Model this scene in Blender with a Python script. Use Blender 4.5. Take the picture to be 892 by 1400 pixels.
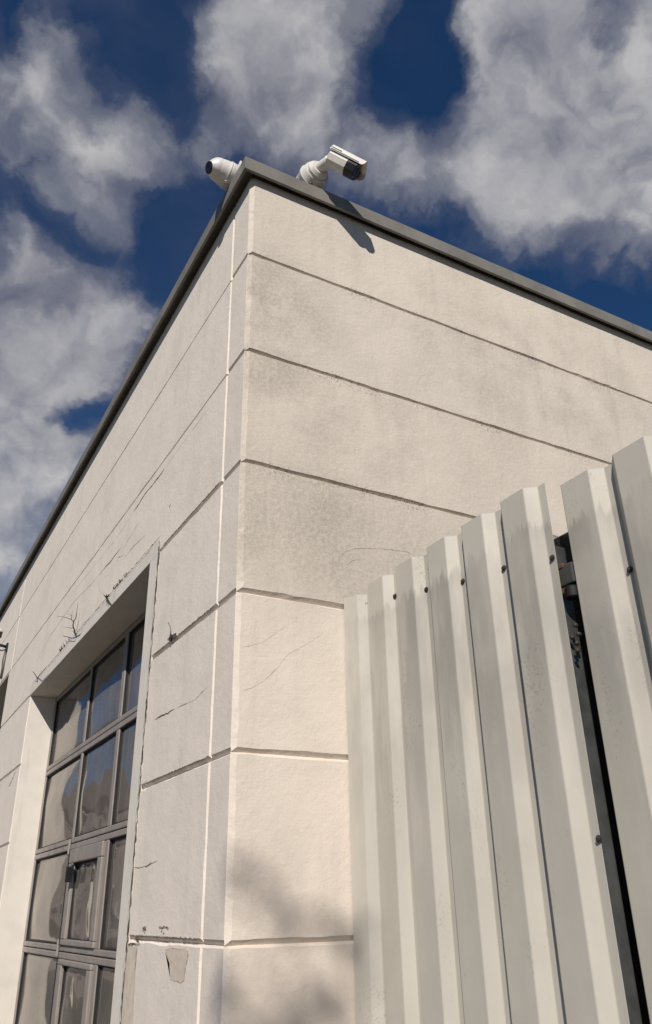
import bpy, bmesh, math, random
from mathutils import Vector, Matrix, noise as mnoise
random.seed(7)
scene = bpy.context.scene
for o in list(bpy.data.objects): bpy.data.objects.remove(o)

# ------------------------------------------------------------------ camera
CAM = Vector((-0.95602683, -2.29076696, 1.58737581))
FWD = Vector((0.4408711, 0.78036005, 0.44347589))
RGT = Vector((0.87478703, -0.48418592, -0.01765366))
UPV = Vector((-0.20094857, -0.39572995, 0.89611243))
FPX = 1094.53                       # focal length in pixels of the 892 x 1400 picture
cd = bpy.data.cameras.new('camera'); cam = bpy.data.objects.new('camera', cd)
scene.collection.objects.link(cam); scene.camera = cam
M = Matrix((RGT, UPV, -FWD)).transposed().to_4x4(); M.translation = CAM
cam.matrix_world = M
cd.sensor_fit = 'VERTICAL'; cd.sensor_height = 24.0; cd.lens = 24.0 * FPX / 1400.0
cd.clip_start = 0.05; cd.clip_end = 2000.0

def ray(u, v): return (FWD * FPX + RGT * (u - 446) + UPV * (700 - v))
def on(u, v, axis, val):            # where a sight line meets a wall plane
    d = ray(u, v); t = (val - CAM[axis]) / d[axis]; return CAM + d * t

# ------------------------------------------------------------------ sun, sky
SUN = Vector((1.0, 1.36, -1.34)).normalized()       # direction the light travels
elev = math.asin(-SUN.z); az = math.atan2(-SUN.x, -SUN.y)   # azimuth of the sun from +y, clockwise
sd = bpy.data.lights.new('sun', 'SUN'); sd.energy = 4.65; sd.angle = math.radians(0.53); sd.color = (1.0, 0.945, 0.87)
so = bpy.data.objects.new('sun', sd); scene.collection.objects.link(so)
so.rotation_euler = SUN.to_track_quat('-Z', 'Y').to_euler(); so.location = (-8, -11, 12)

w = bpy.data.worlds.new('World'); scene.world = w; w.use_nodes = True
nt = w.node_tree; N = nt.nodes; LK = nt.links; N.clear()
def wn(t, **k):
    n = N.new(t)
    for a, b in k.items(): setattr(n, a, b)
    return n
def sset(sock, v):
    if isinstance(v, bpy.types.NodeSocket): LK.new(v, sock)
    else: sock.default_value = v
def wm(op, a, b=None, c=None, clamp=False):
    n = wn('ShaderNodeMath', operation=op, use_clamp=clamp); sset(n.inputs[0], a)
    if b is not None: sset(n.inputs[1], b)
    if c is not None: sset(n.inputs[2], c)
    return n.outputs[0]
def wv(op, a, b=None):
    n = wn('ShaderNodeVectorMath', operation=op); sset(n.inputs[0], a)
    if b is not None: sset(n.inputs[1], b)
    return n
sky = wn('ShaderNodeTexSky', sky_type='NISHITA', sun_disc=False)
sky.sun_elevation = elev; sky.sun_rotation = az; sky.altitude = 1500; sky.air_density = 1.0; sky.dust_density = 0.3; sky.ozone_density = 3.0
tc = wn('ShaderNodeTexCoord'); D0 = wv('NORMALIZE', tc.outputs['Generated']).outputs[0]
def wnoise(vec, scale, detail, rough, dist=0.0):
    n = wn('ShaderNodeTexNoise'); sset(n.inputs['Vector'], vec); n.inputs['Scale'].default_value = scale
    n.inputs['Detail'].default_value = detail; n.inputs['Roughness'].default_value = rough; n.inputs['Distortion'].default_value = dist
    return n
def density(dv):
    # wobble the direction, then soft cloud masses on top of a general broken cover
    wob = wnoise(dv, 5.0, 6, 0.6)
    sc = wv('SCALE', wv('SUBTRACT', wob.outputs['Color'], (0.5, 0.5, 0.5)).outputs[0]); sc.inputs[3].default_value = 0.17
    d2 = wv('ADD', dv, sc.outputs[0]).outputs[0]
    total = None
    for (u, v, r, a) in CLOUDS:
        b = ray(u, v).normalized(); sg = r / FPX * 0.62
        dist = wv('DISTANCE', d2, tuple(b)).outputs['Value']
        e = wm('MULTIPLY', wm('MULTIPLY', dist, dist), -1.0 / (2 * sg * sg))
        g = wm('MULTIPLY', wm('EXPONENT', e), a)
        total = g if total is None else wm('ADD', total, g)
    total = wm('MINIMUM', total, 1.0)
    fb = wnoise(d2, 8.0, 7, 0.52).outputs[0]
    puff = wm('ABSOLUTE', wm('SUBTRACT', wnoise(d2, 13.0, 4, 0.5).outputs[0], 0.5))      # billows: creased between rounded heads
    fb2 = wnoise(dv, 2.2, 2, 0.5).outputs[0]
    fine = wm('SUBTRACT', wm('MULTIPLY', wm('SUBTRACT', fb, 0.5), 1.0), wm('MULTIPLY', wm('SUBTRACT', 0.09, puff), 0.85))
    cover = wm('MULTIPLY', wm('SUBTRACT', fb2, 0.46), 0.5)
    return wm('ADD', wm('ADD', total, fine), cover), fb, d2
CLOUDS = [(60,90,75,.75),(15,150,60,.5),(165,195,75,.75),(110,265,70,.45),(225,200,45,.45),(150,300,60,.3),(20,245,50,.3),
          (375,60,95,.8),(470,20,70,.5),(320,120,65,.55),(430,165,70,.5),(510,215,70,.5),(330,20,60,.4),(400,230,50,.25),(560,250,70,.4),
          (700,130,100,.75),(800,90,130,.8),(870,200,130,.8),(660,240,80,.55),(760,290,90,.6),(860,330,70,.6),(690,10,60,.6),(640,0,50,.3),(890,10,60,.5),(880,400,50,.3),
          (40,400,100,.75),(150,450,75,.7),(60,540,110,.75),(200,440,40,.4),(20,650,120,.75),(110,640,60,.5),(0,760,90,.7),(0,330,50,.4),
          (185,55,60,-.55),(235,120,45,-.45),(570,110,75,-.7),(590,30,60,-.4),(250,310,70,-.55),(90,330,45,-.4),(200,385,40,-.45),(130,578,26,-.75),(840,25,35,-.55),
          (650,345,50,-.3),(720,385,45,-.3),(840,440,40,-.3),(30,290,30,-.4),(10,30,40,-.3)]
dens, fb, D2 = density(D0)
def wramp(x, stops, interp='EASE'):
    r = wn('ShaderNodeValToRGB'); r.color_ramp.interpolation = interp; sset(r.inputs[0], x)
    while len(r.color_ramp.elements) < len(stops): r.color_ramp.elements.new(0.5)
    for e, (p, c) in zip(r.color_ramp.elements, stops): e.position = p; e.color = c if len(c) == 4 else (*c, 1)
    return r.outputs[0]
alpha = wramp(wm('MULTIPLY', dens, 0.84), [(0.06, (0,0,0)), (0.28, (.13,.13,.13)), (0.52, (.52,.52,.52)), (0.86, (.97,.97,.97))], 'EASE')
veil = wramp(wnoise(D2, 3.0, 4, 0.55).outputs[0], [(0.38, (0,0,0)), (0.75, (.16,.16,.16))], 'EASE')          # thin high haze between the clouds
alpha = wm('MAXIMUM', alpha, veil)
towards = tuple((-SUN) * 0.03)
fbs = wnoise(wv('ADD', D2, towards).outputs[0], 8.0, 3, 0.5).outputs[0]
soft = wnoise(wv('ADD', D0, (3.1, 1.7, 0.4)).outputs[0], 3.4, 3, 0.5).outputs[0]
light = wm('ADD', wm('MULTIPLY', dens, 0.50), wm('MULTIPLY', wm('SUBTRACT', fb, fbs), 0.9))
light = wm('ADD', light, wm('ADD', wm('MULTIPLY', wm('SUBTRACT', soft, 0.5), 1.2), 0.12))
ccol = wramp(light, [(0.0, (.125,.132,.175)), (0.35, (.215,.22,.265)), (0.65, (.39,.39,.415)), (1.0, (.66,.64,.625))], 'LINEAR')
hs = wn('ShaderNodeHueSaturation'); hs.inputs['Saturation'].default_value = 1.24; hs.inputs['Hue'].default_value = 0.505; LK.new(sky.outputs[0], hs.inputs['Color'])
bg1 = wn('ShaderNodeBackground'); LK.new(hs.outputs[0], bg1.inputs[0]); bg1.inputs[1].default_value = 0.055
bg2 = wn('ShaderNodeBackground'); LK.new(ccol, bg2.inputs[0]); bg2.inputs[1].default_value = 1.0
mx = wn('ShaderNodeMixShader'); LK.new(alpha, mx.inputs[0]); LK.new(bg1.outputs[0], mx.inputs[1]); LK.new(bg2.outputs[0], mx.inputs[2])
LK.new(mx.outputs[0], wn('ShaderNodeOutputWorld').inputs[0])

vs = scene.view_settings; vs.view_transform = 'Standard'; vs.look = 'None'; vs.gamma = 1; vs.exposure = 0.0; vs.use_curve_mapping = False
scene.render.engine = 'CYCLES'

# ------------------------------------------------------------------ helpers
C = scene.collection
def link(name, me, mat, parent=None, smooth=False, color=None):
    o = bpy.data.objects.new(name, me); C.objects.link(o)
    if mat: me.materials.clear(); me.materials.append(mat)
    if smooth:
        for p in me.polygons: p.use_smooth = True
    if parent: o.parent = parent
    if color: o.color = (*color, 1)
    return o
def pyobj(name, V, F, mat, parent=None, smooth=False, color=None):
    me = bpy.data.meshes.new(name); me.from_pydata([tuple(v) for v in V], [], F); me.update()
    return link(name, me, mat, parent, smooth, color)
def bmobj(name, bm, mat, parent=None, smooth=False, color=None):
    bmesh.ops.recalc_face_normals(bm, faces=bm.faces)
    me = bpy.data.meshes.new(name); bm.to_mesh(me); bm.free()
    return link(name, me, mat, parent, smooth, color)
def empty(name, loc, label=None, cat=None, group=None):
    o = bpy.data.objects.new(name, None); C.objects.link(o); o.location = (0, 0, 0); o.empty_display_size = .1
    if label: tag(o, label, cat, group)
    return o
def tag(o, label, cat, group=None):
    o['label'] = label; o['category'] = cat
    if group: o['group'] = group
    return o
def addbox(bm, x0, x1, y0, y1, z0, z1, bev=0.0):
    r = bmesh.ops.create_cube(bm, size=1.0)
    for v in r['verts']:
        v.co = Vector(((x0+x1)/2 + v.co.x*(x1-x0), (y0+y1)/2 + v.co.y*(y1-y0), (z0+z1)/2 + v.co.z*(z1-z0)))
    if bev:
        es = list({e for v in r['verts'] for e in v.link_edges})
        bmesh.ops.bevel(bm, geom=es, offset=bev, segments=2, profile=0.6, affect='EDGES')
def box(name, x0, x1, y0, y1, z0, z1, mat, parent=None, bev=0.0, color=None):
    bm = bmesh.new(); addbox(bm, x0, x1, y0, y1, z0, z1, bev); return bmobj(name, bm, mat, parent, False, color)
def frame_axes(a):
    a = a.normalized(); h = Vector((0,0,1)) if abs(a.z) < .9 else Vector((1,0,0))
    s = a.cross(h).normalized(); t = s.cross(a).normalized(); return a, s, t
def addlathe(bm, base, axis, prof, n=32, caps=True):     # prof: (distance along the axis, radius)
    a, s, t = frame_axes(axis); rings = []
    for (d, r) in prof:
        rings.append([bm.verts.new(base + a*d + (s*math.cos(2*math.pi*k/n) + t*math.sin(2*math.pi*k/n))*r) for k in range(n)])
    for A, B in zip(rings, rings[1:]):
        for k in range(n): bm.faces.new((A[k], A[(k+1)%n], B[(k+1)%n], B[k]))
    if caps: bm.faces.new(rings[0][::-1]); bm.faces.new(rings[-1])
def lathe(name, base, axis, prof, mat, parent=None, n=32, smooth=False):
    bm = bmesh.new(); addlathe(bm, Vector(base), Vector(axis), prof, n); o = bmobj(name, bm, mat, parent)
    for p in o.data.polygons: p.use_smooth = len(p.vertices) == 4
    if hasattr(o.data, 'set_sharp_from_angle'): o.data.set_sharp_from_angle(angle=math.radians(35))
    return o
def addtube(bm, pts, rads, n=6):
    pts = [Vector(p) for p in pts]; rings = []
    for i, p in enumerate(pts):
        d = (pts[min(i+1, len(pts)-1)] - pts[max(i-1, 0)]); a, s, t = frame_axes(d)
        rings.append([bm.verts.new(p + (s*math.cos(2*math.pi*k/n) + t*math.sin(2*math.pi*k/n))*rads[i]) for k in range(n)])
    for A, B in zip(rings, rings[1:]):
        for k in range(n): bm.faces.new((A[k], A[(k+1)%n], B[(k+1)%n], B[k]))
    bm.faces.new(rings[0][::-1]); bm.faces.new(rings[-1])
def tube(name, pts, rads, mat, parent=None, n=8):
    bm = bmesh.new(); addtube(bm, pts, rads if isinstance(rads, (list, tuple)) else [rads]*len(pts), n); return bmobj(name, bm, mat, parent, True)

# ------------------------------------------------------------------ materials
def mat(name): 
    m = bpy.data.materials.new(name); m.use_nodes = True; return m
class G:                                            # a tiny node-graph writer
    def __init__(s, name):
        s.m = mat(name); s.t = s.m.node_tree; s.n = s.t.nodes; s.b = s.n['Principled BSDF']; s.out = s.n['Material Output']
        s.pos = s.n.new('ShaderNodeNewGeometry').outputs['Position']
    def put(s, sock, v):
        if isinstance(v, bpy.types.NodeSocket): s.t.links.new(v, sock)
        else: sock.default_value = (*v, 1) if (isinstance(v, tuple) and len(v) == 3 and sock.type == 'RGBA') else v
    def math(s, op, a, b=None, clamp=False):
        n = s.n.new('ShaderNodeMath'); n.operation = op; n.use_clamp = clamp; s.put(n.inputs[0], a)
        if b is not None: s.put(n.inputs[1], b)
        return n.outputs[0]
    def noise(s, scale, detail=4, rough=.55, vec=None, stretch=None, dist=0.0):
        v = vec or s.pos
        if stretch:
            mp = s.n.new('ShaderNodeMapping'); s.put(mp.inputs[0], v); mp.inputs['Scale'].default_value = stretch; v = mp.outputs[0]
        n = s.n.new('ShaderNodeTexNoise'); s.put(n.inputs['Vector'], v); n.inputs['Scale'].default_value = scale
        n.inputs['Detail'].default_value = detail; n.inputs['Roughness'].default_value = rough; n.inputs['Distortion'].default_value = dist
        return n.outputs[0]
    def ramp(s, x, p0, p1, a=0.0, b=1.0):
        n = s.n.new('ShaderNodeMapRange'); n.clamp = True; n.interpolation_type = 'SMOOTHSTEP'; s.put(n.inputs[0], x)
        n.inputs[1].default_value = p0; n.inputs[2].default_value = p1; n.inputs[3].default_value = a; n.inputs[4].default_value = b
        return n.outputs[0]
    def mix(s, f, a, b, blend='MIX'):
        n = s.n.new('ShaderNodeMix'); n.data_type = 'RGBA'; n.blend_type = blend; s.put(n.inputs[0], f); s.put(n.inputs[6], a); s.put(n.inputs[7], b)
        return n.outputs[2]
    def near(s, c, r):                                  # 1 at a point of the wall, 0 beyond its (unequal) radii
        mp = s.n.new('ShaderNodeMapping'); mp.vector_type = 'POINT'; s.put(mp.inputs[0], s.pos)
        mp.inputs['Scale'].default_value = tuple(1/x for x in r); mp.inputs['Location'].default_value = tuple(-a/b for a, b in zip(c, r))
        n = s.n.new('ShaderNodeVectorMath'); n.operation = 'LENGTH'; s.t.links.new(mp.outputs[0], n.inputs[0])
        return s.ramp(n.outputs['Value'], 1.0, 0.25)
    def xyz(s):
        n = s.n.new('ShaderNodeSeparateXYZ'); s.t.links.new(s.pos, n.inputs[0]); return n.outputs
    def tint(s):
        return s.n.new('ShaderNodeObjectInfo').outputs['Color']
    def bump(s, hts):
        prev = None
        for (h, strength, dist) in hts:
            n = s.n.new('ShaderNodeBump'); n.inputs['Strength'].default_value = strength; n.inputs['Distance'].default_value = dist
            s.put(n.inputs['Height'], h)
            if prev: s.t.links.new(prev, n.inputs['Normal'])
            prev = n.outputs[0]
        s.t.links.new(prev, s.b.inputs['Normal'])
    def done(s, col, rough=.8, metal=0.0, spec=.3):
        s.put(s.b.inputs['Base Color'], col); s.put(s.b.inputs['Roughness'], rough); s.b.inputs['Metallic'].default_value = metal
        s.b.inputs['Specular IOR Level'].default_value = spec
        return s.m

def plaster(name, base, side):
    g = G(name)
    big = g.noise(1.1, 5, .6); mid = g.noise(5, 5, .6); fine = g.noise(60, 4, .65); grit = g.noise(230, 2, .6)
    streak = g.noise(3.0, 5, .6, stretch=(3.2, 3.2, .35))
    col = g.mix(g.ramp(mid, .35, .7), base, tuple(c*.93 for c in base))
    col = g.mix(g.math('MULTIPLY', g.ramp(streak, .5, .74), .22 if side else .2), col, (.46, .42, .36))
    if side:       # weathered side wall: grey lichen film on the upper courses, densest by the corner
        x, y, z = g.xyz()
        grain = g.ramp(g.math('ADD', g.math('MULTIPLY', fine, .6), g.math('MULTIPLY', grit, .4)), .40, .60)
        f1 = g.math('MULTIPLY', g.near((.06, 0, 3.78), (.50, 1, .36)), g.ramp(mid, .3, .62))
        f1b = g.math('MULTIPLY', g.near((.08, 0, 3.44), (.34, 1, .16)), .8)
        f2 = g.math('MULTIPLY', g.near((.25, 0, 2.80), (1.1, 1, .36)), g.ramp(big, .25, .7, .35, 1))
        f3 = g.math('MULTIPLY', g.near((.55, 0, 3.3), (.6, 1, .30)), g.math('MULTIPLY', g.ramp(mid, .4, .7), .55))
        f4 = g.math('MULTIPLY', g.near((1.6, 0, 3.9), (1.2, 1, .6)), g.math('ADD', g.math('MULTIPLY', g.ramp(streak, .42, .68), .25), g.math('MULTIPLY', g.ramp(mid, .42, .66), .4)))
        upper = g.math('MULTIPLY', g.ramp(z, 2.50, 2.56), g.math('ADD', g.math('MULTIPLY', g.ramp(big, .35, .68), .30), .10))
        film = g.math('ADD', upper, g.math('MULTIPLY', g.math('ADD', g.math('ADD', f1, f1b), g.math('ADD', g.math('ADD', f2, f3), f4)), .55), clamp=True)
        film = g.math('MULTIPLY', film, g.math('ADD', g.math('MULTIPLY', grain, .55), .50))
        col = g.mix(film, col, (.375, .34, .285))
        for zj in (4.0, 3.5101, 3.0184):
            gm = g.math('MULTIPLY', g.ramp(z, zj-.06, zj-.002), g.ramp(z, zj+.03, zj+.004))
            gm = g.math('MULTIPLY', gm, g.math('MULTIPLY', g.ramp(g.noise(95, 3, .6), .50, .62), g.ramp(g.noise(3.7, 4, .6), .40, .60)))
            col = g.mix(g.math('MULTIPLY', gm, .7), col, (.16, .14, .115))
        drip = g.math('MULTIPLY', g.ramp(z, 3.75, 4.40), g.ramp(g.noise(7, 5, .62, stretch=(1, 1, .10)), .50, .68))      # runs below the coping
        col = g.mix(g.math('MULTIPLY', drip, .28), col, (.34, .31, .26))
        specks = g.math('MULTIPLY', g.ramp(g.noise(75, 2, .5), .70, .76), g.math('MULTIPLY', g.ramp(z, 2.5, 2.6), g.ramp(g.noise(2.3, 3, .5), .50, .66)))
        col = g.mix(g.math('MULTIPLY', specks, .65), col, (.14, .125, .10))
    else:
        dark = g.math('MULTIPLY', g.ramp(g.noise(2.2, 6, .6, stretch=(1, 1, .5)), .55, .75), .26)
        col = g.mix(dark, col, (.43, .40, .36))
        col = g.mix(g.math('MULTIPLY', g.ramp(grit, .62, .72), .25), col, (.80, .78, .74))
    col = g.mix(1.0, col, g.tint(), 'MULTIPLY')
    lump = g.noise(26, 3, .6); wave = g.noise(3.5, 2, .5); scr = g.noise(14, 5, .65, dist=1.2)
    g.bump([(wave, .5, .008), (lump, .30 if side else .22, .006), (scr, .32 if side else .24, .005), (fine, .36 if side else .30, .0034), (grit, .42 if side else .34, .0014)])
    return g.done(col, .88, 0, .25)
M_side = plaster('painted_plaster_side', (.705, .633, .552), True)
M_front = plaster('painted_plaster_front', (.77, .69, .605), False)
def smooth_paint():
    g = G('smooth_paint'); n = g.noise(7, 5, .6); st = g.noise(4, 5, .6, stretch=(3, 3, .5))
    col = g.mix(g.ramp(n, .4, .75), (.70, .645, .575), (.64, .59, .52)); col = g.mix(g.math('MULTIPLY', g.ramp(st, .55, .75), .45), col, (.42, .37, .31))
    g.bump([(g.noise(9, 3, .5), .3, .004), (g.noise(120, 3, .6), .2, .001)]); return g.done(col, .7, 0, .35)
M_trim = smooth_paint()
def simple(name, col, rough=.5, metal=0.0, var=.18, scale=18, bump=.15, dirt=None, spec=.4):
    g = G(name); n = g.noise(scale, 5, .6)
    c = g.mix(g.ramp(n, .3, .72), tuple(x*(1+var) for x in col), tuple(x*(1-var) for x in col))
    if dirt: c = g.mix(g.math('MULTIPLY', g.ramp(g.noise(scale*.35, 6, .65), .5, .7), dirt[1]), c, dirt[0])
    g.bump([(g.noise(scale*6, 3, .6), bump, .001)])
    return g.done(c, g.ramp(n, .2, .8, max(0, rough-.08), rough+.08), metal, spec)
M_core = simple('joint_mortar', (.47, .43, .37), .9, 0, .25, 22, .5, ((.15, .13, .11), .7))
M_coping = simple('grey_coping_metal', (.235, .218, .19), .5, 0.2, .2, 5, .1, ((.25, .24, .21), .35))
M_crack = simple('crack_dark', (.11, .088, .07), .95, 0, .3, 60, .2)
M_hair = simple('crack_hairline', (.50, .45, .39), .95, 0, .2, 60, .2)
M_lip = simple('flaking_paint_edge', (.70, .65, .575), .8, 0, .12, 40, .3)
M_bare = simple('bare_render', (.60, .515, .42), .95, 0, .10, 30, .5, ((.42, .35, .28), .35))
M_moss = simple('lichen_spot', (.33, .31, .24), .95, 0, .35, 90, .8)
M_frame = simple('door_aluminium', (.30, .262, .235), .45, .1, .10, 9, .05, ((.28, .25, .22), .35))
M_seal = simple('black_rubber', (.018, .017, .017), .7, 0, .2, 30, .1)
M_white = simple('white_camera_plastic', (.66, .63, .58), .38, 0, .06, 25, .04, ((.45, .41, .35), .35), .5)
M_black = simple('black_camera_plastic', (.014, .014, .016), .28, 0, .2, 25, .04, None, .5)
M_lens = simple('lens_glass', (.008, .009, .012), .05, 0, .1, 25, 0.0, None, .8)
M_screw = simple('weathered_steel', (.09, .08, .07), .5, .6, .3, 120, .2, ((.14, .07, .035), .6))
M_galv = simple('galvanised_steel', (.15, .147, .138), .5, .4, .25, 16, .2, ((.30, .30, .29), .4))
M_post = simple('dark_galvanised_steel', (.075, .076, .073), .5, .3, .3, 14, .2, ((.15, .15, .145), .4))
M_rust = simple('rusty_metal', (.15, .085, .045), .85, .1, .35, 60, .5)
M_blacksteel = simple('black_painted_steel', (.010, .010, .010), .6, 0, .3, 12, .1)
M_twig = simple('twig_bark', (.16, .115, .085), .9, 0, .25, 80, .4)
M_bark = simple('tree_bark', (.13, .10, .075), .95, 0, .3, 9, .6)
M_leaf = simple('leaf', (.055, .095, .028), .55, 0, .4, 3, .1)
M_inside = simple('dark_interior', (.07, .065, .06), .9, 0, .2, 3, .1)
def fence_paint():
    g = G('fence_paint'); x, y, z = g.xyz()
    n = g.noise(4, 5, .6)
    c = g.mix(g.ramp(n, .35, .7), (.52, .485, .42), (.48, .445, .385))
    run = g.noise(16, 5, .62, stretch=(1, 1, .16)); run2 = g.noise(55, 4, .6, stretch=(1, 1, .10)); blot = g.noise(3.1, 3, .5)
    edge = g.math('ADD', z, g.math('MULTIPLY', g.math('SUBTRACT', run2, .5), .16))       # ragged upper limit of the rain-washed dirt
    zone = g.math('MULTIPLY', g.ramp(edge, 2.485, 2.455), g.ramp(z, 1.6, 2.36, .22, 1.0))
    m = g.math('MULTIPLY', zone, g.math('MULTIPLY', g.ramp(run, .30, .60, .25, 1), g.ramp(blot, .28, .6, .3, 1)))
    c = g.mix(g.math('MULTIPLY', m, .85), c, (.31, .29, .255))
    spot = g.math('MULTIPLY', g.ramp(g.noise(130, 3, .6), .54, .66), g.ramp(g.noise(9, 4, .6, stretch=(1, 1, .30)), .52, .68))
    c = g.mix(g.math('MULTIPLY', spot, .55), c, (.24, .225, .185))
    g.bump([(g.noise(2.6, 2, .5, stretch=(1, 1, .5)), .12, .01), (g.noise(160, 2, .5), .06, .0006)])
    return g.done(c, g.ramp(n, .2, .8, .45, .62), 0, .3)
M_fence = fence_paint()
def glass_mat():
    g = G('acrylic_pane'); t = g.t
    fr = g.n.new('ShaderNodeFresnel'); fr.inputs[0].default_value = 1.75
    gl = g.n.new('ShaderNodeBsdfGlossy'); gl.inputs['Roughness'].default_value = .06; gl.inputs['Color'].default_value = (.92, .90, .88, 1)
    tr = g.n.new('ShaderNodeBsdfTransparent'); tr.inputs[0].default_value = (.62, .60, .58, 1)
    df = g.n.new('ShaderNodeBsdfDiffuse'); df.inputs[0].default_value = (.30, .262, .23, 1)      # thin dust film
    m0 = g.n.new('ShaderNodeMixShader'); t.links.new(g.ramp(g.noise(5, 5, .6, stretch=(1, 1, .4)), .35, .75, .40, .66), m0.inputs[0])
    t.links.new(tr.outputs[0], m0.inputs[1]); t.links.new(df.outputs[0], m0.inputs[2])
    m1 = g.n.new('ShaderNodeMixShader'); t.links.new(fr.outputs[0], m1.inputs[0]); t.links.new(m0.outputs[0], m1.inputs[1]); t.links.new(gl.outputs[0], m1.inputs[2])
    t.links.new(m1.outputs[0], g.out.inputs[0]); return g.m
M_glass = glass_mat()
def ground_mat():
    g = G('asphalt'); n = g.noise(.6, 6, .6); f = g.noise(60, 4, .7)
    c = g.mix(g.ramp(n, .3, .7), (.075, .068, .058), (.105, .096, .083)); c = g.mix(g.math('MULTIPLY', g.ramp(f, .55, .7), .4), c, (.15, .138, .12))
    g.bump([(f, .5, .004)]); return g.done(c, .9)
M_ground = ground_mat()
M_brick = simple('reddish_brick', (.27, .225, .21), .9, 0, .25, 2.5, .4, ((.14, .10, .09), .5))
M_roof = simple('dark_roof_tile', (.09, .075, .07), .85, 0, .25, 4, .4)
M_winfar = simple('dark_window', (.03, .035, .04), .12, 0, .2, 2, .02, None, .6)

# ------------------------------------------------------------------ ground
gr = pyobj('ground', [(-400,-400,0),(400,-400,0),(400,400,0),(-400,400,0)], [(0,1,2,3)], M_ground); gr['kind'] = 'structure'

# ------------------------------------------------------------------ building
B = empty('building', (0,0,0), 'cream painted flat-roofed building corner with grooved courses and dark coping', 'building')
JZ = [0.0, 0.5, 1.0, 1.5, 2.0147, 2.5271, 3.0184, 3.5101, 4.0, 4.44]
YN, YF, ZL, DD = 1.035, 3.83, 3.012, 0.172            # door opening: near side, far side, head, depth of the reveal
Y2N, Y2F, Z2 = 5.15, 8.0, 3.50                         # the next opening along
bm = bmesh.new(); addbox(bm, .016, 6, .016, .30, 0, 4.43); addbox(bm, 5.7, 6, .3, 10, 0, 4.43)
side = bmobj('side_wall', bm, M_core, B)
bm = bmesh.new()
addbox(bm, .016, .30, .30, 1.0, 0, 4.43); addbox(bm, .016, .30, 1.0, 3.86, 3.06, 4.43); addbox(bm, .016, .30, 3.86, Y2N+.01, 0, 4.43)
addbox(bm, .016, .30, Y2N+.01, Y2F, Z2+.02, 4.43); addbox(bm, .016, .30, Y2F, 10, 0, 4.43); addbox(bm, .3, 5.7, 9.7, 10, 0, 4.43)
front = bmobj('front_wall', bm, M_core, B)
box('roof', .12, 5.9, .12, 9.9, 4.28, 4.415, M_coping, B)
box('interior_floor', .3, 5.7, .3, 9.7, .0, .03, M_inside, B)

def panel(name, plane, u0, u1, z0, z1, parent, m, bev=(.011,.011,.011,.011), dep=(.013,.013,.013,.013), jit=.0018, color=None, seed=0):
    """one rendered course: a flat face with worn, bevelled edges. sides in the order left, right, bottom, top (in u, z)."""
    rnd = random.Random(seed); W, H = u1-u0, z1-z0
    nu = max(6, min(150, int(W/.03))); nz = max(6, min(40, int(H/.02)))
    def wob(k, side): 
        w_ = mnoise.noise(Vector((k*.031*7, side*9.1, seed*3.7)))*1.5 + mnoise.noise(Vector((k*.6, side*5.3, seed*1.9)))
        if mnoise.noise(Vector((k*.17, side*3.3+4, seed*2.3))) > .42: w_ += 1.9 * rnd.random()
        return w_*jit
    out, inn = [], []
    l, r, b, t = bev; dl, dr, db, dt = dep
    def add(su, sz, side, k, corner):
        uo, zo = u0 + su*W, z0 + sz*H
        ui, zi = u0 + l + su*(W-l-r), z0 + b + sz*(H-b-t)
        j = wob(k, side)
        d = {0: dl, 1: dr, 2: db, 3: dt}[side]
        if corner: d = {0: min(dl, db), 2: min(db, dr), 1: min(dr, dt), 3: min(dt, dl)}[side] if False else d
        if side in (2, 3): zi += j * (1 if side == 2 else -1)
        else: ui += j * (1 if side == 0 else -1)
        out.append((uo, zo, d)); inn.append((ui, zi, 0.0))
    for k in range(nu): add(k/nu, 0, 2, k, k == 0)
    for k in range(nz): add(1, k/nz, 1, k, k == 0)
    for k in range(nu): add(1-k/nu, 1, 3, k, k == 0)
    for k in range(nz): add(0, 1-k/nz, 0, k, k == 0)
    P = out + inn; n = len(out)
    f = (lambda u, z, d: (u, d, z)) if plane == 'y' else (lambda u, z, d: (d, u, z))
    V = [f(*q) for q in P]
    F = [(k, (k+1) % n, n+(k+1) % n, n+k) for k in range(n)] + [tuple(range(n, 2*n))]
    bmx = bmesh.new(); vv = [bmx.verts.new(v) for v in V]
    for q in F: bmx.faces.new([vv[i] for i in q])
    bmesh.ops.recalc_face_normals(bmx, faces=bmx.faces)
    # make sure the face looks outwards
    big = max(bmx.faces, key=lambda q: q.calc_area()); nrm = big.normal
    if (nrm.y if plane == 'y' else nrm.x) > 0: bmesh.ops.reverse_faces(bmx, faces=bmx.faces)
    bmesh.ops.triangulate(bmx, faces=[big])
    me = bpy.data.meshes.new(name); bmx.to_mesh(me); bmx.free()
    return link(name, me, m, parent, False, color)
CH = .015      # chamfer of the corner
tints = [(.98,.95,.935),(.98,.95,.935),(1.0,.968,.95),(1.0,.972,.955),(1.0,.975,.957),(.97,.95,.925),(.985,.965,.94),(.97,.96,.945),(.99,.975,.95)]
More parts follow.
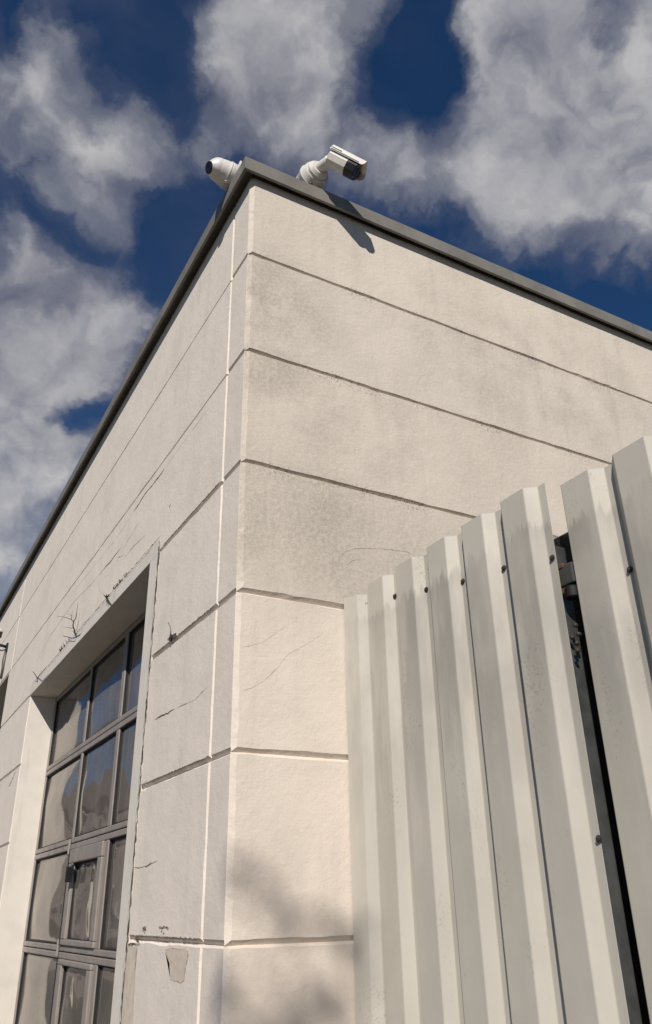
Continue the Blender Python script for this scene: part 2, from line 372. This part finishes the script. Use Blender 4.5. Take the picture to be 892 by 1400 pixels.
for i in range(9):
    panel('wall_panel', 'y', 0.0, 5.98, JZ[i], JZ[i+1], side, M_side, bev=(CH, .01, .015 if i < 6 else .010, .008 if i < 5 else .0055), dep=(CH, .013, .012, .012), jit=.0024, color=tints[i], seed=i)
    th = min(1, i/8); ft = (1.0, .985, .985) if i < 5 else (1.0, 1.0, 1.0)
    panel('wall_panel', 'x', CH, .179, JZ[i], JZ[i+1], front, M_front, bev=(.0015, .006, .014, .008), dep=(.001, .013, .013, .013), jit=.0009, color=tuple(c*.965 for c in ft), seed=20+i)
    if i < 6:
        panel('wall_panel', 'x', .179, .908, JZ[i], JZ[i+1], front, M_front, bev=(.013, .004, .015, .009), dep=(.013, .013, .013, .013), jit=.0028, color=ft, seed=40+i)
        panel('wall_panel', 'x', YF, Y2N, JZ[i], JZ[i+1], front, M_front, bev=(.005, .006, .012, .008), dep=(.013,.013,.013,.013), color=ft, seed=60+i)
    elif i == 6:
        panel('wall_panel', 'x', .179, Y2N, JZ[i], JZ[i+1], front, M_front, bev=(.013, .006, .009, .005), color=ft, seed=80+i)
    else:
        panel('wall_panel', 'x', .179, 5.06, JZ[i], JZ[i+1], front, M_front, bev=(.013, .012, .006, .005), dep=(.013,)*4, color=ft, seed=80+i)
        panel('wall_panel', 'x', 5.06, 10.0, JZ[i], JZ[i+1], front, M_front, bev=(.016, .01, .006, .005), dep=(.013,)*4, color=ft, seed=100+i)
panel('wall_panel', 'x', Y2F, 10.0, 0, JZ[7], front, M_front, color=(1,1,1), seed=130)
# smooth surround and reveals of the door opening
tr1 = box('head_strip', -.003, .30, .915, YF+.035, ZL, 3.088, M_trim, front, .003)
tr2 = box('jamb_strip', -.0035, .30, .916, YN, 0, ZL-.0005, M_trim, front, .003)
tr3 = box('jamb_reveal', .0045, .30, YF-.001, YF+.03, 0, ZL-.0005, M_trim, front, .002)
box('jamb_reveal', .0045, .30, Y2N-.02, Y2N+.012, 0, Z2-.001, M_trim, front, .002)
box('head_strip', .0045, .30, Y2N-.02, Y2F, Z2-.0005, Z2+.03, M_trim, front, .002)
box('door_leaf', .30, .34, Y2N, Y2F, 0, Z2, M_blacksteel, front)

# coping: pressed metal lengths with a drip edge, mitred at the corner
cop = empty('coping', (0,0,0)); cop.parent = B
OVR, OVL = .038, .048; CT, CB = 4.497, 4.428
def cop_len(axis, a0, a1, mit0):
    OV = OVR if axis == 'x' else OVL; ratio = (OVL/OVR) if axis == 'x' else (OVR/OVL)
    prof = [(.30, CT+.012), (-OV, CT), (-OV, CB), (-OV+.010, CB-.004), (-OV+.012, CB+.012), (-OV+.014, CB+.055), (.002, CB+.055), (.30, CB+.055)]
    # profile in (distance behind the wall face, z); mitre the ends at the corner
    V, F = [], []; n = len(prof)
    for e, a in enumerate((a0, a1)):
        for (d, z) in prof:
            aa = (d*ratio if d < 0 else d) if (mit0 and e == 0) else a
            V.append((aa, d, z) if axis == 'x' else (d, aa, z))
    for k in range(n): F.append((k, (k+1) % n, n+(k+1) % n, n+k))
    F.append(tuple(range(n))); F.append(tuple(range(2*n-1, n-1, -1)))
    bmx = bmesh.new(); vv = [bmx.verts.new(v) for v in V]
    for q in F: bmx.faces.new([vv[i] for i in q])
    return bmobj('coping_length', bmx, M_coping, cop)
cop_len('x', 0, 2.310, True); cop_len('x', 2.316, 6.04, False)
cop_len('y', 0, 3.4, True); cop_len('y', 3.404, 6.9, False); cop_len('y', 6.904, 10.04, False)

# ------------------------------------------------------------------ sectional garage door
door = empty('garage_door', (0,0,0)); door.parent = B
DX = DD + .006                                       # face of the door leaf
zs = [3.012, 2.487, 1.946, 1.402, .860, .330, .03]   # section joints
cols = [(3.795, 2.80), (2.755, 2.035), (1.975, 1.10)]    # clear width of the lights in y (far to near)
def rail(y0, y1, z0, z1, d=0.0, bev=.005, m=None): box('rail', DX+d, DX+.045, min(y0,y1), max(y0,y1), z0, z1, m or M_frame, door, bev)
def pane(y0, y1, z0, z1, seed, amp):
    ny, nz = 36, 26; V, F = [], []
    for j in range(nz+1):
        for i in range(ny+1):
            s, t = i/ny, j/nz; e = (16*s*(1-s)*t*(1-t))**.45
            w_ = mnoise.noise(Vector((s*1.6+seed*3.1, t*1.3, seed*1.7)))*1.0 + mnoise.noise(Vector((s*3.4+seed, t*2.6, seed*2.7)))*.30 + mnoise.noise(Vector((s*6.5+seed, t*5.0, seed*.7)))*.07
            V.append((DX+.022 - amp*e*(.55+w_), y0+(y1-y0)*s, z0+(z1-z0)*t))
    for j in range(nz):
        for i in range(ny):
            a = j*(ny+1)+i; F.append((a, a+ny+1, a+ny+2, a+1))
    return pyobj('pane', V, F, M_glass, door, True)
sd_ = 0
for k in range(6):
    zt, zb = zs[k], zs[k+1]
    rail(YN, YF, zt-.032, zt-.0025); rail(YN, YF, zb+.0025, zb+.030)
    zi0, zi1 = zb+.030, zt-.032
    # stiles
    rail(YF-.035, YF-.001, zi0, zi1, .001); rail(YN+.001, YN+.065, zi0, zi1, .001)
    rail(2.80, 2.757, zi0, zi1, .002); rail(2.033, 1.977, zi0, zi1, .002)
    for (ya, yb) in cols:
        wicket = (k >= 2 and ya == 2.755)
        a, b = min(ya, yb), max(ya, yb)
        if wicket:
            top = .075 if k == 2 else .028
            box('wicket_rail', DX-.010, DX+.03, a+.012, b-.012, zi1-top, zi1-.002, M_frame, door, .006)
            box('wicket_rail', DX-.010, DX+.03, a+.012, b-.012, zi0+.002, zi0+.030, M_frame, door, .006)
            box('wicket_stile', DX-.0095, DX+.03, a+.012, a+.085, zi0+.0305, zi1-top-.0005, M_frame, door, .006)
            box('wicket_stile', DX-.0095, DX+.03, b-.10, b-.012, zi0+.0305, zi1-top-.0005, M_frame, door, .006)
            y0_, y1_, z0_, z1_ = a+.08, b-.095, zi0+.025, zi1-top+.005
            box('seal', DX-.012, DX+.02, b-.011, b-.002, zi0, zi1, M_seal, door)
        else:
            y0_, y1_, z0_, z1_ = a-.002, b+.002, zi0-.002, zi1+.002
        pane(y0_, y1_, z0_, z1_, sd_, .026 if wicket else (.022 if k else .012)); sd_ += 1
        # rubber beading round the light
        bmx = bmesh.new(); q = .009
        addbox(bmx, DX+.008, DX+.02, y0_, y0_+q, z0_, z1_); addbox(bmx, DX+.008, DX+.02, y1_-q, y1_, z0_, z1_)
        addbox(bmx, DX+.0082, DX+.02, y0_+q, y1_-q, z0_, z0_+q); addbox(bmx, DX+.0082, DX+.02, y0_+q, y1_-q, z1_-q, z1_)
        bmobj('seal', bmx, M_seal, door)
box('handle', DX-.045, DX-.0105, 2.622, 2.638, 1.74, 1.82, M_black, door, .004)
box('handle', DX-.02, DX-.0102, 2.60, 2.635, 1.78, 1.83, M_black, door, .003)
for zc in (1.93, 1.42, .88):
    lathe('hinge', (DX-.008, 2.778, zc-.04), (0,0,1), [(0,.008),(.08,.008)], M_frame, door, 10)

# ------------------------------------------------------------------ wear on the walls
def ribbon(name, pts, wdt, plane, off, m, parent, seed=0, sub=6, jit=1.0):
    """a crack: a thin dark sliver of uneven width following a path on a wall"""
    P = []
    for a, b in zip(pts, pts[1:]):
        for k in range(sub): P.append(a.lerp(b, k/sub))
    P.append(pts[-1]); V, F = [], []
    n_ = Vector((0,-1,0)) if plane == 'y' else Vector((-1,0,0))
    for i, p in enumerate(P):
        d = (P[min(i+1, len(P)-1)] - P[max(i-1, 0)]).normalized(); s = d.cross(n_)
        j = mnoise.noise(Vector((i*.7, seed*3.1, 0)))*wdt*1.1*jit
        taper = min(1, .25 + min(i, len(P)-1-i)*.35); hw = wdt*.5*taper*(.45+.9*abs(mnoise.noise(Vector((i*.9, seed, 4)))*1.6))
        c = p + s*j + n_*off; V += [c + s*hw, c - s*hw]
    for i in range(len(P)-1): F.append((2*i, 2*i+1, 2*i+3, 2*i+2))
    return pyobj(name, V, F, m, parent)
def L(*pp): return [on(u, v, 0, 0.0) for u, v in pp]
def R(*pp): return [on(u, v, 1, 0.0) for u, v in pp]
def crackL(pp, wd, sd, m=None, off=.0012): 
    ribbon('crack', L(*pp), wd, 'x', off, m or M_crack, front, sd)
def crackR(pp, wd, sd, m=None): ribbon('crack', R(*pp), wd, 'y', .0011, m or M_hair, side, sd)
crackL([(226,640),(213,658),(199,675),(183,700)], .007, 1)
crackL([(192,711),(180,731),(168,752)], .0035, 2, M_hair)
crackL([(167,747),(151,768),(134,788)], .005, 3)
crackL([(134,788),(118,806),(102,822),(70,868),(50,905)], .0045, 4, M_hair)
crackL([(200,731),(184,745),(171,762)], .004, 5, M_hair)
crackL([(212,984),(226,977),(239,969)], .0058, 6); crackL([(239,969),(254,962),(268,956),(286,936)], .0022, 7, M_hair)
crackL([(181,1186),(192,1186),(203,1183),(217,1176)], .0022, 8); crackL([(199,1186),(204,1182),(207,1179)], .005, 9)
crackL([(12,1076),(17,1066),(22,1054)], .012, 10); crackL([(234,688),(232,694)], .006, 11)
crackL([(160,770),(162,762),(170,758)], .004, 12, M_hair); crackL([(134,790),(136,804),(140,812)], .003, 13, M_hair)
crackL([(27,842),(24,848)], .008, 14); crackL([(21,880),(20,888)], .007, 15)
crackL([(290,552),(262,590),(244,614),(226,640)], .0022, 16, M_hair); crackL([(183,700),(160,735),(128,775),(96,815)], .0022, 17, M_hair)
for q, zz in enumerate((1.5, 2.0147, 2.5271, 3.0184)):
    ribbon('flaking_edge', [Vector((0, .20+.05*k, zz+.0165)) for k in range(14)], .006, 'x', .0012, M_lip, front, 60+q, 6, .9)
    ribbon('crack', [Vector((0, .215+.05*k, zz+.0115)) for k in range(14)], .0042, 'x', .0008, M_crack, front, 70+q, 6, .9)
# open joint along the head strip and down the jamb strip
ribbon('crack', [Vector((0, .90+.02*k*5, 3.0915)) for k in range(30)], .0065, 'x', .0042, M_crack, front, 21, 5)
ribbon('crack', [Vector((0, .9105, 3.09-.1*k)) for k in range(31)], .0080, 'x', .0045, M_crack, front, 22, 6, .7)
ribbon('flaking_edge', [Vector((0, .921, 3.08-.1*k)) for k in range(31)], .0110, 'x', .0052, M_lip, front, 23, 6, .8)
ribbon('flaking_edge', [Vector((0, 1.0+.1*k, 3.083)) for k in range(27)], .004, 'x', .0048, M_lip, front, 24, 6, .8)
crackR([(329,885),(345,882),(361,877),(375,867),(390,856)], .0011, 31); crackR([(329,945),(345,940),(361,931),(380,912),(393,895),(420,880),(443,865)], .0010, 32)
crackR([(569,525),(575,515),(590,508)], .0010, 33)
ZA = .1906
crackR([(450+a*ZA, 720+b*ZA) for a, b in ((60,310),(66,250),(85,210),(120,175),(200,155),(330,156),(450,165),(560,180),(610,200))], .0022, 34)
crackR([(450+a*ZA, 720+b*ZA) for a, b in ((130,270),(170,240),(260,232))], .0018, 35)
# places where the paint has come away
def patch(name, pts, plane, off, m, parent, seed, rag=1.0):
    Q = []
    for a, b in zip(pts, pts[1:] + pts[:1]):
        for k in range(12): 
            p = a.lerp(b, k/12); j = mnoise.noise(Vector((len(Q)*.5, seed*2.0, 1)))*.009*rag + mnoise.noise(Vector((len(Q)*1.7, seed*2.0, 1)))*.003
            p = p + Vector((0 if plane == 'x' else j, j if plane == 'x' else 0, mnoise.noise(Vector((len(Q)*.5, seed, 7)))*.009*rag + mnoise.noise(Vector((len(Q)*1.7, seed, 9)))*.003)); Q.append(p)
    n_ = Vector((0,-1,0)) if plane == 'y' else Vector((-1,0,0))
    bmx = bmesh.new(); f1 = [bmx.verts.new(p + n_*off) for p in Q]; bmx.faces.new(f1)
    bmesh.ops.triangulate(bmx, faces=bmx.faces[:]); return bmobj(name, bmx, m, parent)
def LZ(*pp): return [on(160+a*ZA, 1240+b*ZA, 0, 0.0) for a, b in pp]
patch('bare_patch', LZ((350,300),(500,300),(518,340),(492,430),(485,530),(460,542),(382,522),(378,400),(347,335)), 'x', .0007, M_bare, front, 1, .7)
patch('bare_patch', LZ((82,280),(150,284),(132,350),(126,600),(116,840),(110,1250),(10,1250),(32,840),(56,500)), 'x', .0007, M_bare, front, 2, .7)
for k, (a, b, r) in enumerate([(190,150,9),(203,146,10),(206,160,9),(196,163,7),(188,170,5),(312,148,9),(326,152,8),(340,145,9),(356,148,10),(366,154,7),(322,175,6),(330,205,7),(336,190,5),(200,185,5)]):
    patch('lichen_spot', LZ(*[(a+r*math.cos(q)*random.uniform(.5,1.3), b+r*math.sin(q)*random.uniform(.5,1.3)) for q in (0,1.05,2.1,3.14,4.2,5.2)]), 'x', .0006, M_moss, front, 50+k, .5)
crackL([(160+130*ZA,1240+205*ZA),(160+150*ZA,1240+235*ZA),(160+166*ZA,1240+262*ZA)], .012, 41)
crackL([(160+75*ZA,1240+270*ZA),(160+120*ZA,1240+262*ZA),(160+165*ZA,1240+272*ZA)], .005, 44, None, .003)
# curled strip of loose joint sealant
base = on(236, 875, 0, 0.0); V, F = [], []
for k in range(9):
    t = k/8; c = base + Vector((-.008-.02*t*t, -.012*t - .012*math.sin(t*3), .002+.062*t)); hw = .013*(1-t)**.7 + .001
    V += [c + Vector((0, hw, 0)), c + Vector((-.012*(1-t), -hw*.8, -.004))]
for k in range(8): F.append((2*k, 2*k+1, 2*k+3, 2*k+2))
flap = pyobj('sealant_flap', V, F, M_crack, front, True); flap.modifiers.new('thick', 'SOLIDIFY').thickness = .0025
patch('sealant_lump', [on(230+a, 873+b, 0, 0.0) for a, b in ((0,0),(5,-3),(12,-6),(12,-1),(4,4))], 'x', .003, M_crack, front, 9)

# ------------------------------------------------------------------ twigs growing out of the crack
def T(u, v, x=-.03): return on(u, v, 0, x)
tw = empty('dry_plant', (0,0,0), 'bare branching dry twig growing from crack above garage door', 'plant')
def tw_branch(pp, r0, r1, parent, nm='branch'):
    P = [T(u, v, x) for u, v, x in pp]; n = len(P); r0 *= .72; r1 *= .72
    tube(nm, P, [r0+(r1-r0)*i/(n-1) for i in range(n)], M_twig, parent, 6)
tw_branch([(103,867,.0),(102,861,-.025),(100,856,-.04),(101,850,-.05)], .0065, .0045, tw, 'stem')
tw_branch([(101,850,-.05),(104,845,-.055),(105,838,-.06),(106,831,-.06),(107,825,-.06)], .0042, .0014, tw)
tw_branch([(101,850,-.05),(98,847,-.06),(93,845,-.07),(89,844,-.07),(84,843,-.07),(78,842.5,-.07)], .0042, .0014, tw)
tw_branch([(98,847,-.06),(98.5,842,-.06),(99,835,-.06)], .003, .0013, tw)
tw_branch([(98.5,842,-.06),(95,840,-.06),(92,839,-.06)], .0022, .0011, tw)
tw_branch([(101,858,-.035),(98,859,-.045),(94,858,-.05),(86,857,-.05)], .0035, .0013, tw)
tw_branch([(103,864,-.02),(106,858,-.03),(108,848,-.04),(109,838,-.04)], .0018, .0009, tw)
t2 = empty('dry_sprig', (0,0,0), 'tiny dry sprig at far left end of crack over garage door', 'plant')
tw_branch([(51,927,0),(49,923,-.03),(46,919,-.04),(44,918,-.04)], .005, .002, t2, 'stem')
tw_branch([(51,927,0),(55,922,-.03),(60,916,-.03),(64,911,-.03)], .004, .0015, t2)
t3 = empty('dry_tuft', (0,0,0), 'dark dry moss tuft on crack above middle of garage door', 'plant')
for k in range(7):
    a = random.uniform(-1, 1); tw_branch([(146,818,0),(146+a*2,815.5,-.02),(146+a*4+random.uniform(-1,1),813+random.uniform(-1,2),-.035)], .005, .002, t3, 'stem')
t4 = empty('dry_root_mat', (0,0,0), 'fringe of dry rootlets along crack left of the branching twig', 'plant')
for k in range(14):
    s = random.random(); u, v = 98-s*16, 872+s*19; a = random.uniform(-2, 1)
    tw_branch([(u, v, 0), (u+a, v-2, -.006), (u+a+random.uniform(-2,1), v-3.5, -.008)], .0028, .0012, t4, 'stem')
t5 = empty('dry_root_fringe', (0,0,0), 'fringe of dry rootlets on crack near top corner of garage door', 'plant')
for k in range(20):
    s = random.random(); u, v = 178-s*24, 781+s*26; a = random.uniform(-2, 1)
    tw_branch([(u, v, 0), (u+a, v-2, -.006), (u+a+random.uniform(-2,1), v-3, -.008)], .0025, .001, t5, 'stem')

# ------------------------------------------------------------------ corrugated metal fence and gate
FT = 2.590
def sheet(name, prof, z0, z1, parent, thick=.0012):
    # fine vertical subdivision so the sheet can carry slight dents
    nz = 14; V, F = [], []; n = len(prof)
    for j in range(nz+1):
        pass
        for i, (x, y) in enumerate(prof):
            z = z0 + ((z1 if y < -.0915 else z1-.03)-z0)*j/nz; e = mnoise.noise(Vector((y*3.0, z*1.4, 2.0)))*.0016
            V.append((x+e, y + mnoise.noise(Vector((y*5+9, z*1.1, 5)))*.0012, z))
    for j in range(nz):
        for i in range(n-1):
            a = j*n+i; F.append((a, a+1, a+n+1, a+n))
    o = pyobj(name, V, F, M_fence, parent)
    s = o.modifiers.new('thick', 'SOLIDIFY'); s.thickness = thick; s.offset = 0
    return o
def rounded(prof, r=.0022):
    out = [prof[0]]
    for a, b, c in zip(prof, prof[1:], prof[2:]):
        a, b, c = Vector(a), Vector(b), Vector(c); d1 = (a-b).normalized(); d2 = (c-b).normalized()
        out += [tuple(b+d1*r), tuple(b+d1*r*.3+d2*r*.3), tuple(b+d2*r)]
    return out + [prof[-1]]
fence = empty('fence', (0,0,0), 'off-white corrugated metal fence standing against the cream wall', 'fence')
pr = [(.401, -.004), (.420, -.060), (.449, -.079), (.451, -.090)]
y = -.097
for k in range(5):
    pr += [(.443, y), (.443, y-.092), (.4735, y-.117)]
    if k < 4: pr += [(.4735, y-.146)]
    else: pr += [(.4735, y-.143)]
    y -= .1757
sheet('corrugated_sheet', rounded(pr), .06, FT, fence)
def screw(px, parent, xv, dx=0):
    p = on(px[0], px[1], 0, xv); p.x -= .0012
    o = lathe('screw', p, (-1, 0, 0), [(0,.0085),(.0018,.0085),(.002,.0052),(.006,.0050),(.0066,.0038)], M_screw, parent, 12)
    return o
screw((502,826), fence, .452)
for px in [(541,815),(584,806),(634,795),(690,777),(756,763),(820,1147)]: screw(px, fence, .4735)
# rail the sheet is screwed to, and the steel post at its free end
box('rail', .476, .51, -.90, -.01, 2.33, 2.37, M_galv, fence, .003); box('rail', .476, .51, -.90, -.01, .9, .94, M_galv, fence, .003)
post = box('post', .512, .566, -.893, -.84, .0, 2.44, M_post, fence, .006)
gate = empty('gate', (0,0,0), 'off-white corrugated metal gate nearest the viewer beyond dark gap', 'gate')
pr = [(.556, -.915), (.523, -.950)]; y = -.950
pr = [(.545, -.938), (.523, -.9505)]
for k in range(12):
    pr += ([(.523, y)] if k else []) + [(.523, y-.098), (.5555, y-.123), (.5555, y-.150)]
    y -= .1822
sheet('corrugated_sheet', rounded(pr), .06, FT, gate)
screw((862,779), gate, .5555)
box('frame', .60, .655, -.925, -.80, .05, 2.50, M_blacksteel, gate, .004); box('frame', .56, .60, -3.1, -1.0, 2.33, 2.37, M_galv, gate, .003); box('frame', .56, .60, -3.1, -1.0, .9, .94, M_galv, gate, .003)
# hinge hardware seen through the gap
h1 = on(774, 783, 0, .53); 
box('hinge', .522, .545, h1.y-.03, h1.y+.03, h1.z-.035, h1.z+.02, M_post, gate, .004)
box('hinge', .519, .53, h1.y-.002, h1.y+.016, h1.z+.012, h1.z+.026, M_rust, gate, .004)
lathe('hinge', (.53, h1.y-.012, h1.z-.075), (0,0,1), [(0,.016),(.004,.02),(.028,.02),(.032,.016)], M_blacksteel, gate, 16)
box('hinge', .517, .53, h1.y-.004, h1.y+.014, h1.z-.058, h1.z-.042, M_rust, gate, .003)
h2 = on(793, 880, 0, .53)
for a, b in ((0,0),(.012,.018),(-.010,.02),(.002,-.018),(-.004,.045)):
    lathe('bolt', (.520, h2.y+a, h2.z+b), (-1,0,0), [(-.004,.0062),(0,.0062),(.003,.0058),(.005,.003)], M_screw, gate, 8)

# ------------------------------------------------------------------ security cameras
# bullet camera on a round junction box, fixed to a bracket behind the coping
c1 = empty('security_camera', (0,0,0), 'white bullet security camera with black front on roof edge, right of corner', 'security camera')
JB = Vector((.298, .008, 4.576)); AX = Vector((0,-1,0))
box('mount_plate', .25, .35, .040, .052, 4.50, 4.63, M_white, c1, .004); box('mount_foot', .27, .335, .0, .08, 4.506, 4.524, M_white, c1, .004)
lathe('junction_box', JB, AX, [(-.03,.060),(-.026,.066),(.012,.066),(.018,.070),(.030,.070),(.034,.066),(.058,.060),(.062,.056)], M_white, c1, 40)
lathe('swivel_base', JB + AX*.0625, AX, [(0,.050),(.012,.050),(.016,.046),(.026,.036)], M_white, c1, 32)
for a in (.5, 2.3, 4.4): 
    lathe('screw', JB + AX*.030 + Vector((math.cos(a)*.066, 0, math.sin(a)*.066)), AX, [(0,.007),(.012,.007),(.014,.004)], M_screw, c1, 10)
lathe('cable_gland', JB + Vector((-.01,-.025,-.052)), (0,0,-1), [(-.01,.011),(.014,.011),(.016,.008),(.03,.008)], M_white, c1, 14)
tube('cable', [JB+Vector((-.06,.03,-.01)), JB+Vector((-.10,.05,-.03)), JB+Vector((-.13,.09,-.055)), JB+Vector((-.13,.16,-.06))], .004, M_black, c1, 8)
ba = Vector((.75,-.35,-.56)).normalized(); tip = Vector((.443,-.195,4.497)); rear = tip - ba*.168
up0 = Vector((0,0,1)); sx_ = ba.cross(up0).normalized(); upb = sx_.cross(ba).normalized()      # sx_: to the body's right, upb: its up
kn = rear + ba*.010 - upb*.012 - sx_*.0
arm0 = JB + AX*.080
lathe('arm', arm0, (kn-arm0), [(-.012,.027),(.0,.027),((kn-arm0).length*.72,.024),((kn-arm0).length*.95,.023),((kn-arm0).length*1.0,.016)], M_white, c1, 24)
lathe('knuckle', kn - (kn-arm0).normalized()*.012 - sx_*.022, sx_, [(0,.012),(.002,.016),(.042,.016),(.044,.012)], M_white, c1, 20)
def loft(name, secs, m, parent, capA=True, capB=True):     # secs: (distance along the body, list of (side, up))
    bmx = bmesh.new(); rings = []
    for d, sec in secs: rings.append([bmx.verts.new(rear + ba*d + sx_*a*1.14 + upb*b*1.14) for a, b in sec])
    n = len(rings[0])
    for A, Bq in zip(rings, rings[1:]):
        for k in range(n): bmx.faces.new((A[k], A[(k+1)%n], Bq[(k+1)%n], Bq[k]))
    if capA: bmx.faces.new(rings[0][::-1])
    if capB: bmx.faces.new(rings[-1])
    return bmobj(name, bmx, m, parent)
def sect(k, dy=0.0):   # body section: flat shoulders, tapering to a keel
    base_ = [(-.034,.018),(-.030,.028),(.030,.028),(.034,.018),(.034,-.012),(.020,-.032),(.006,-.038),(-.006,-.038),(-.020,-.032),(-.034,-.012)]
    return [(a*k, b*k+dy) for a, b in base_]
loft('body', [(0, sect(.86)), (.004, sect(1.0)), (.094, sect(1.0)), (.096, sect(.985))], M_white, c1)
loft('front_bezel', [(.0963, sect(1.03)), (.144, sect(1.03)), (.148, sect(.96))], M_black, c1)
fr0 = rear + ba*.148
lathe('lens', fr0 + upb*.004, ba, [(0,.017),(.003,.017),(.0035,.014),(.001,.012)], M_lens, c1, 24)
shield = [(-.041,.000),(-.041,.026),(-.033,.035),(.033,.035),(.041,.026),(.041,.000),(.0385,.000),(.0385,.025),(.032,.032),(-.032,.032),(-.0385,.025),(-.0385,.000)]
loft('sun_shield', [(-.004, shield), (.161, shield), (.170, [(a, max(b, .012)) for a, b in shield])], M_white, c1)
for dz in (-.001, -.010):
    for sgn in (-1, 1):
        q = [(sgn*.0412, dz+.012), (sgn*.0421, dz+.012), (sgn*.0421, dz+.0155), (sgn*.0412, dz+.0155)]
        loft('stripe', [(.0, q), (.145 if dz < -.005 else .05, q)], M_black, c1)
# turret camera looking out over the door front
c2 = empty('security_camera', (0,0,0), 'white round turret security camera on roof edge left of corner', 'security camera')
TB = Vector((-.026, .150, 4.562)); TA = Vector((-1, -.05, .16)).normalized()
box('mount_plate', -.016, -.006, .10, .20, 4.50, 4.635, M_white, c2, .003)
lathe('base', TB, TA, [(-.012,.058),(.0,.062),(.026,.062),(.028,.060),(.029,.0595),(.052,.0575),(.075,.0525)], M_white, c2, 40)
lathe('collar', TB + TA*.030, TA, [(0,.0622),(.004,.0632),(.007,.0622)], M_white, c2, 40)
ec = TB + TA*.075; EA = Vector((-1, -.15, -.38)).normalized()
prof = [(.052*math.sin(t*math.pi/180), .052*math.cos(t*math.pi/180)) for t in range(-60, 46, 7)]
lathe('eyeball', ec, EA, prof + [(.050, .029)], M_white, c2, 36)
lathe('lens_face', ec + EA*.0522, EA, [(-.004,.027),(.001,.027),(.003,.024),(.0035,.016),(.002,.013)], M_black, c2, 32)
lathe('cable_gland', TB + TA*.035 + Vector((0,-.01,-.050)), (-.6,-.3,-1), [(-.01,.010),(.010,.010),(.012,.008),(.018,.006)], M_white, c2, 14)
# third one, on the wall past the garage door, cut by the picture's edge
c3 = empty('security_camera', (0,0,0), 'black wall camera with white cap on bracket at far left', 'security camera')
W0 = on(11, 884, 0, 0.0)
box('wall_plate', -.016, -.001, W0.y-.03, W0.y+.03, W0.z-.05, W0.z+.03, M_black, c3, .004)
tube('arm', [(-.01, W0.y, W0.z-.005), (-.06, W0.y, W0.z+.004), (-.115, W0.y, W0.z+.012), (-.125, W0.y, W0.z+.03), (-.12, W0.y, W0.z+.07)], .013, M_black, c3, 10)
tube('cable', [(-.01, W0.y, W0.z-.03), (-.05, W0.y, W0.z-.045), (-.10, W0.y, W0.z-.03), (-.108, W0.y+.01, W0.z+.04), (-.105, W0.y+.01, W0.z+.08)], .006, M_black, c3, 8)
lathe('body', (-.115, W0.y, W0.z+.066), (0,0,1), [(0,.030),(.012,.046),(.05,.05),(.056,.05)], M_black, c3, 28)
lathe('cap', (-.115, W0.y, W0.z+.1225), (0,0,1), [(0,.053),(.016,.053),(.03,.046),(.038,.03),(.041,.012)], M_white, c3, 28)
tube('conduit', [(-.012, W0.y, W0.z-.045), (-.012, W0.y+.0, W0.z-.20), (-.012, W0.y+.03, W0.z-.30)], .012, M_galv, c3, 8)

# ------------------------------------------------------------------ across the yard (seen in the door's panes)
H = empty('house', (0,0,0), 'low brick house across the yard, mirrored in the garage door panes', 'building')
box('wall', -30, -3.5, 34, 44, 0, 5.2, M_brick, H)
bm = bmesh.new(); vv = [bm.verts.new(q) for q in [(-30.4,33.5,5.2),(-3.1,33.5,5.2),(-3.1,44.5,5.2),(-30.4,44.5,5.2),(-30.4,39,8.0),(-3.1,39,8.0)]]
for q in [(0,1,5,4),(2,3,4,5),(0,4,3),(1,2,5),(0,3,2,1)]: bm.faces.new([vv[i] for i in q])
bmobj('roof', bm, M_roof, H)
for k in range(7):
    x = -28.6 + k*3.6
    for z0 in (1.0, 3.4):
        wf = box('window', x, x+1.3, 33.93, 33.99, z0, z0+1.3, M_white, H); box('pane', x+.08, x+1.22, 33.90, 33.94, z0+.08, z0+1.22, M_winfar, wf)

# ------------------------------------------------------------------ slender tree behind the viewer; its tip shades the foot of the corner
tree = empty('tree', (0,0,0), 'slender leafy tree behind the viewer whose tip shades the wall foot', 'tree')
hit = Vector((.19, 0, 1.80)); top = hit - SUN * 11.0; bx_, by_ = top.x, top.y; TH = top.z
tube('trunk', [(bx_-.05, by_, 0), (bx_+.05, by_+.03, TH*.3), (bx_-.04, by_-.03, TH*.6), (bx_, by_, TH*.85), (bx_, by_, TH)], [.12,.08,.035,.011,.003], M_bark, tree, 10)
bm = bmesh.new(); lv = []
rnd = random.Random(3)
for k in range(34):
    h = TH*(.25 + .74*rnd.random()**.8); a = rnd.random()*6.283; ln = (.12 + .6*min(1, (TH-h)/4.5)) * (.5+.5*rnd.random())
    p0 = Vector((bx_, by_, h-.35*ln)); p1 = p0 + Vector((math.cos(a)*ln, math.sin(a)*ln, ln*1.1)); 
    if p1.z > TH: p1 = p0.lerp(p1, max(.1, (TH-p0.z)/(p1.z-p0.z)))
    addtube(bm, [p0, p0.lerp(p1, .5)+Vector((0,0,.04)), p1], [.012,.008,.003], 5); lv.append((p0, p1, ln))
bmobj('limbs', bm, M_bark, tree, True)
V, F = [], []
for (p0, p1, ln) in lv:
    for k in range(int(7 + 24*ln)):
        c = p0.lerp(p1, .25+.8*rnd.random()) + Vector((rnd.gauss(0,.055), rnd.gauss(0,.055), rnd.gauss(0,.055)))
        a, s, t = frame_axes(Vector((rnd.gauss(0,1), rnd.gauss(0,1), rnd.gauss(0,1)))); r = .035+.03*rnd.random(); i = len(V)
        V += [c - s*r, c + t*r*.55, c + s*r, c - t*r*.55]; F.append((i, i+1, i+2, i+3))
pyobj('crown', V, F, M_leaf, tree)
